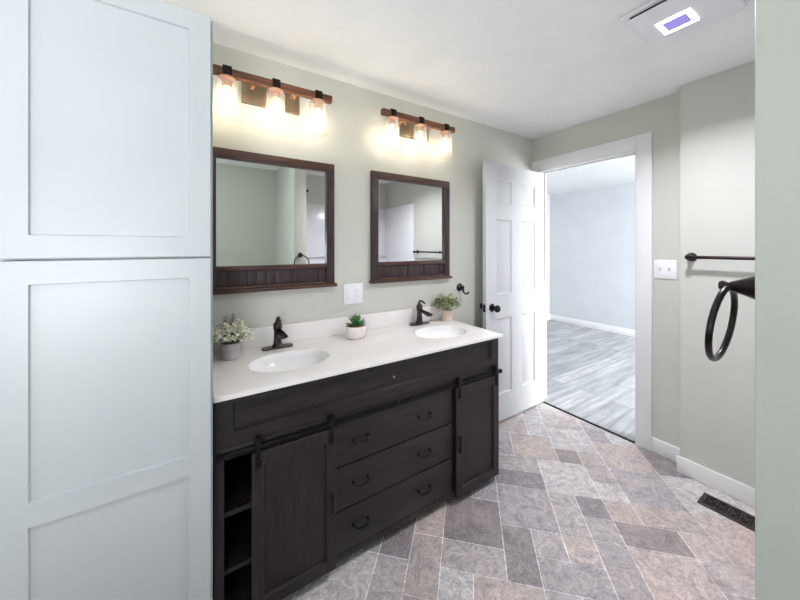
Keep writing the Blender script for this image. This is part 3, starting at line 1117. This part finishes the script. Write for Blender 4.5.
# ------------------------------------------------------------------ ceiling fan light
fx0, fx1, fy0, fy1 = 1.555, 1.885, 0.300, 0.645
t = thing('exhaust_fan_light', ((fx0 + fx1) / 2, (fy0 + fy1) / 2, CEIL), 'square white ceiling exhaust fan with a glowing violet-tinted light', 'exhaust fan')
MB().box(fx0, fx1, fy0, fy1, CEIL - 0.012, CEIL - 0.0004, 0.004).build('housing_frame', M['fan_plastic'], t)
MB().box(fx0 + 0.022, fx1 - 0.022, fy0 + 0.022, fy1 - 0.034, CEIL - 0.022, CEIL - 0.0122, 0.001).build('air_slot', M['dark_slot'], t)
cover = MB().box(fx0 + 0.014, fx1 - 0.010, fy0 + 0.012, fy1 - 0.026, CEIL - 0.034, CEIL - 0.0222, 0.007, 3).build('cover', M['fan_plastic'], t)
lx0, lx1, ly0, ly1 = 1.684, 1.800, 0.440, 0.556
lz = CEIL - 0.036
mb = MB()
w = 0.017
for a, c, p, q in ((lx0, lx0 + w, ly0, ly1), (lx1 - w, lx1, ly0, ly1), (lx0 + w, lx1 - w, ly0, ly0 + w), (lx0 + w, lx1 - w, ly1 - w, ly1)):
    mb.box(a, c, p, q, lz, CEIL - 0.0342)
mb.build('light_band', M['led'], t)
MB().box(lx0 + w, lx1 - w, ly0 + w, ly1 - w, lz + 0.0003, CEIL - 0.0342).build('lens', M['violet_lens'], t)
d = bpy.data.lights.new('fan_lamp', 'AREA')
d.shape = 'RECTANGLE'
d.size, d.size_y = lx1 - lx0, ly1 - ly0
d.energy = FAN_W
d.spread = R(145)
d.color = (0.90, 0.90, 1.0)
lo = bpy.data.objects.new('fan_lamp', d)
COL.objects.link(lo)
lo.parent = t
lo.location = Vector(((lx0 + lx1) / 2, (ly0 + ly1) / 2, lz - 0.002)) - ORIGIN[t.name]

# ------------------------------------------------------------------ bath alcove seen in the mirrors
bx0, bx1, by0, by1 = WX1, XB, YB, 0.0
t = thing('shower_surround', ((bx0 + bx1) / 2, by0 + 0.01, 0.42), 'white acrylic three-sided shower surround seen in the mirrors', 'shower surround')
g = 0.0015
MB().box(bx0 + g, bx1 - g, by0 + g, by0 + 0.016, 0.425, 2.0, 0.003).build('back_panel', M['acrylic'], t)
MB().box(bx0 + g, bx0 + 0.016, by0 + 0.0165, by1 + 0.02, 0.425, 2.0, 0.003).build('side_panel', M['acrylic'], t)
MB().box(bx1 - 0.016, bx1 - g, by0 + 0.0165, by1 + 0.02, 0.425, 2.0, 0.003).build('side_panel', M['acrylic'], t)
MB().box(bx0 + 0.017, bx1 - 0.017, by0 + 0.0165, by0 + 0.055, 1.262, 1.280, 0.006).build('shelf', M['acrylic'], t)
t = thing('bathtub', ((bx0 + bx1) / 2, (by0 + by1) / 2, 0), 'white alcove bathtub behind the green wing wall', 'bathtub')
mb = MB()
X0, X1, Y0, Y1 = bx0 + 0.003, bx1 - 0.003, by0 + 0.003, by1 - 0.003


def rrect(x0, x1, y0, y1, r, z, n=6):
    out = []
    for cx, cy, a0 in ((x1 - r, y1 - r, 0), (x0 + r, y1 - r, 90), (x0 + r, y0 + r, 180), (x1 - r, y0 + r, 270)):
        for k in range(n + 1):
            a = R(a0 + 90 * k / n)
            out.append(Vector((cx + r * math.cos(a), cy + r * math.sin(a), z)))
    return out


mb.rings([rrect(X0, X1, Y0, Y1, 0.005, 0.0), rrect(X0, X1, Y0, Y1, 0.005, 0.41), rrect(X0 + 0.008, X1 - 0.008, Y0 + 0.008, Y1 - 0.008, 0.01, 0.42),
          rrect(X0 + 0.08, X1 - 0.08, Y0 + 0.07, Y1 - 0.08, 0.12, 0.42), rrect(X0 + 0.09, X1 - 0.09, Y0 + 0.08, Y1 - 0.09, 0.12, 0.41),
          rrect(X0 + 0.14, X1 - 0.16, Y0 + 0.11, Y1 - 0.12, 0.13, 0.14), rrect(X0 + 0.18, X1 - 0.22, Y0 + 0.15, Y1 - 0.16, 0.12, 0.10)])
mb.build('tub_shell', M['acrylic'], t)
MB().lathe([(0.024, 0), (0.024, 0.002), (0.018, 0.003)], (X0 + 0.26, -0.38, 0.1002), 'Z', 20).build('drain', M['steel'], t)
t = thing('wall_shower', (WX1 + 0.001, -0.36, 2.12), 'dark shower head high on the wing wall above the white surround', 'shower head')
mb = MB().lathe([(0.026, 0), (0.024, 0.005), (0.010, 0.010)], (WX1 + 0.0006, -0.36, 2.13), 'X', 20)
mb.tube([(WX1 + 0.008, -0.36, 2.13), (WX1 + 0.07, -0.36, 2.14), (WX1 + 0.12, -0.36, 2.12)], 0.009, 10)
mb.build('arm', M['bronze'], t)
mb = MB().lathe([(0.010, 0), (0.014, -0.012), (0.022, -0.022), (0.038, -0.045), (0.040, -0.052), (0.0, -0.054)], (0, 0, 0), 'Z', 24)
mb.xform(Matrix.Translation((WX1 + 0.118, -0.36, 2.124)) @ Matrix.Rotation(R(-35), 4, 'Y'))
mb.build('spray_head', M['bronze'], t)

# ------------------------------------------------------------------ potted plants


def leaf_blade(mb, base, tip, width, droop=0.0, thick=0.0006, up=Vector((0, 0, 1)), n=5):
    base, tip = Vector(base), Vector(tip)
    ax = tip - base
    side = ax.cross(up)
    if side.length < 1e-5:
        side = Vector((1, 0, 0))
    side.normalize()
    nrm = side.cross(ax).normalized()
    rs = []
    for i in range(n + 1):
        f = i / n
        w = max(width * math.sin(PI * min(0.12 + 0.88 * f, 0.995)) ** 0.8, 0.0002)
        c = base + ax * f + Vector((0, 0, -droop * f * f))
        rs.append([c - side * w, c + nrm * (thick - 0.25 * w), c + side * w, c - nrm * (thick + 0.25 * w)])
    mb.rings(rs)


def bloom(mb, c, r, rnd):
    """a five-petalled little flower"""
    c = Vector(c)
    ax = Vector((rnd.uniform(-1, 1), rnd.uniform(-1, 0.6), rnd.uniform(0.2, 1.2))).normalized()
    s = ax.cross(Vector((0.3, 0.8, 0.1))).normalized()
    u = ax.cross(s)
    ctr = mb.bm.verts.new(c - ax * r * 0.2)
    vs = []
    for k in range(10):
        a = 2 * PI * k / 10
        rad = r if k % 2 == 0 else r * 0.55
        vs.append(mb.bm.verts.new(c + (s * math.cos(a) + u * math.sin(a)) * rad + ax * (0.25 * r if k % 2 == 0 else 0)))
    low = mb.bm.verts.new(c - ax * r * 0.55)
    for k in range(10):
        mb.bm.faces.new((ctr, vs[k], vs[(k + 1) % 10]))
        mb.bm.faces.new((low, vs[(k + 1) % 10], vs[k]))


def pot(t, loc, prof, mat):
    MB().lathe(prof, loc, 'Z', 40).build('pot', mat, t)


# baby's-breath in a grey pot
P1 = (0.132, 1.680, TZ + 0.0004)
t = thing('potted_flowers', P1, 'grey cylinder pot of cream baby-breath flowers beside the white cabinet', 'plant')
pot(t, P1, [(0.036, 0), (0.040, 0.003), (0.041, 0.030), (0.0415, 0.073), (0.0395, 0.074), (0.0385, 0.067), (0.0, 0.065)], M['grey_pot'])
MB().lathe([(0.0375, 0.0655), (0.036, 0.0675), (0.0, 0.069)], P1, 'Z', 24).build('soil', M['soil'], t)
rnd = random.Random(5)
fol, blo = MB(), MB()
base = Vector(P1) + Vector((0, 0, 0.067))
for k in range(150):
    a = rnd.uniform(0, 2 * PI)
    el = rnd.uniform(0.12, 1.0)
    rad = 0.112 * math.sqrt(1 - el * el * 0.85) * rnd.uniform(0.6, 1.0)
    top = Vector((base.x + rad * math.cos(a) * 0.86, base.y + rad * math.sin(a) * 0.8, base.z + 0.010 + 0.092 * el * rnd.uniform(0.75, 1.05)))
    st = base + Vector((rnd.uniform(-0.018, 0.018), rnd.uniform(-0.018, 0.018), 0))
    mid = st.lerp(top, 0.55) + Vector((0, 0, 0.012))
    fol.tube([st, mid, top], 0.0007, 4)
    for q in range(rnd.randint(3, 5)):
        c = top + Vector((rnd.uniform(-1, 1), rnd.uniform(-1, 1), rnd.uniform(-0.8, 1))) * 0.012
        bloom(blo, c, rnd.uniform(0.006, 0.0095), rnd)
    if rnd.random() < 0.8:
        d = Vector((rnd.uniform(-1, 1), rnd.uniform(-1, 1), rnd.uniform(-0.2, 1))).normalized() * rnd.uniform(0.014, 0.026)
        leaf_blade(fol, mid, mid + d, 0.0035)
for k in range(12):
    a = rnd.uniform(0.5, 2.8)
    top = base + Vector((0.035 * math.cos(a), 0.03 * math.sin(a), rnd.uniform(0.105, 0.135)))
    fol.tube([base, top], 0.0009, 4)
    for q in range(7):
        c = base.lerp(top, 0.6 + 0.06 * q)
        d = Vector((rnd.uniform(-1, 1), rnd.uniform(-1, 1), rnd.uniform(0.2, 1))).normalized() * 0.014
        leaf_blade(fol, c, c + d, 0.0028)
for mb in (fol, blo):
    for v in mb.bm.verts:
        v.co.y = min(v.co.y, YV - 0.0245)
        v.co.x = max(v.co.x, 0.0465)
fol.build('foliage', M['sage_leaf'], t)
blo.build('blossoms', M['cream_bloom'], t)

# succulent in a white pot
P2 = (0.770, 1.672, TZ + 0.0004)
t = thing('potted_succulent', P2, 'small green succulent in a round white pot midway between the sinks', 'plant')
pot(t, P2, [(0.042, 0), (0.051, 0.004), (0.059, 0.016), (0.0615, 0.032), (0.0610, 0.062), (0.059, 0.070), (0.0565, 0.0705), (0.055, 0.062), (0.0, 0.060)], M['white_pot'])
MB().lathe([(0.0545, 0.0605), (0.052, 0.066), (0.025, 0.069), (0.0, 0.070)], P2, 'Z', 28).build('soil', M['soil'], t)
mb = MB()
rnd = random.Random(9)
base = Vector(P2) + Vector((0, 0, 0.069))
for ring_i, (n, el, ln) in enumerate(((7, 16, 0.064), (6, 38, 0.066), (5, 60, 0.062), (3, 80, 0.056))):
    for k in range(n):
        a = 2 * PI * (k + 0.5 * (ring_i % 2)) / n + rnd.uniform(-0.15, 0.15)
        e = R(el + rnd.uniform(-7, 7))
        d = Vector((math.cos(e) * math.cos(a), math.cos(e) * math.sin(a), math.sin(e)))
        side = Vector((-math.sin(a), math.cos(a), 0))
        nrm = side.cross(d)
        rs = []
        for i in range(7):
            f = i / 6
            w = 0.0145 * (1 - f) ** 0.6 * (0.75 + 0.6 * f) + 0.0003
            c = base + d * ln * f + Vector((0, 0, 0.008 * f * f))
            rs.append([c + side * (w * math.cos(2 * PI * q / 8)) + nrm * (0.45 * w * math.sin(2 * PI * q / 8)) for q in range(8)])
        mb.rings(rs)
mb.build('rosette', M['succulent'], t, 60)

# leafy spray in a blush pot
P3 = (1.500, 1.712, TZ + 0.0004)
t = thing('potted_greenery', P3, 'blush and white pot of pale green leaves at the right end of the counter', 'plant')
pot(t, P3, [(0.037, 0), (0.040, 0.003), (0.041, 0.030), (0.042, 0.076), (0.040, 0.077), (0.039, 0.070), (0.0, 0.068)], M['cork_pot'])
MB().lathe([(0.0375, 0.0685), (0.036, 0.0705), (0.0, 0.072)], P3, 'Z', 24).build('soil', M['soil'], t)
rnd = random.Random(12)
fa, fb, bl = MB(), MB(), MB()
base = Vector(P3) + Vector((0, 0, 0.070))
for k in range(90):
    a = rnd.uniform(0, 2 * PI)
    el = rnd.uniform(0.1, 1.0)
    rad = 0.112 * math.sqrt(1 - el * el * 0.8) * rnd.uniform(0.6, 1.0)
    top = Vector((base.x + rad * math.cos(a), min(base.y + rad * math.sin(a) * 0.75, YV - 0.034), base.z + 0.010 + 0.112 * el * rnd.uniform(0.8, 1.05)))
    st = base + Vector((rnd.uniform(-0.015, 0.015), rnd.uniform(-0.015, 0.015), 0))
    mid = st.lerp(top, 0.5) + Vector((0, 0, 0.012))
    tgt = fa if rnd.random() < 0.62 else fb
    tgt.tube([st, mid, top], 0.0009, 4)
    for q in range(6):
        f = 0.4 + 0.12 * q
        c = mid.lerp(top, min(f, 1))
        d = Vector((math.cos(a) + rnd.uniform(-1, 1), math.sin(a) + rnd.uniform(-1, 1), rnd.uniform(-0.1, 1))).normalized() * rnd.uniform(0.016, 0.030)
        p = c + d
        if p.y > YV - 0.026:
            p.y = YV - 0.026
        leaf_blade(tgt, c, p, 0.0062)
    if rnd.random() < 0.9:
        bloom(bl, top + Vector((0, -0.004, 0.002)), rnd.uniform(0.007, 0.011), rnd)
for mb in (fa, fb, bl):
    for v in mb.bm.verts:
        v.co.y = min(v.co.y, YV - 0.0245)
fa.build('foliage', M['light_leaf'], t)
fb.build('foliage', M['dark_leaf'], t)
bl.build('buds', M['white_bud'], t)
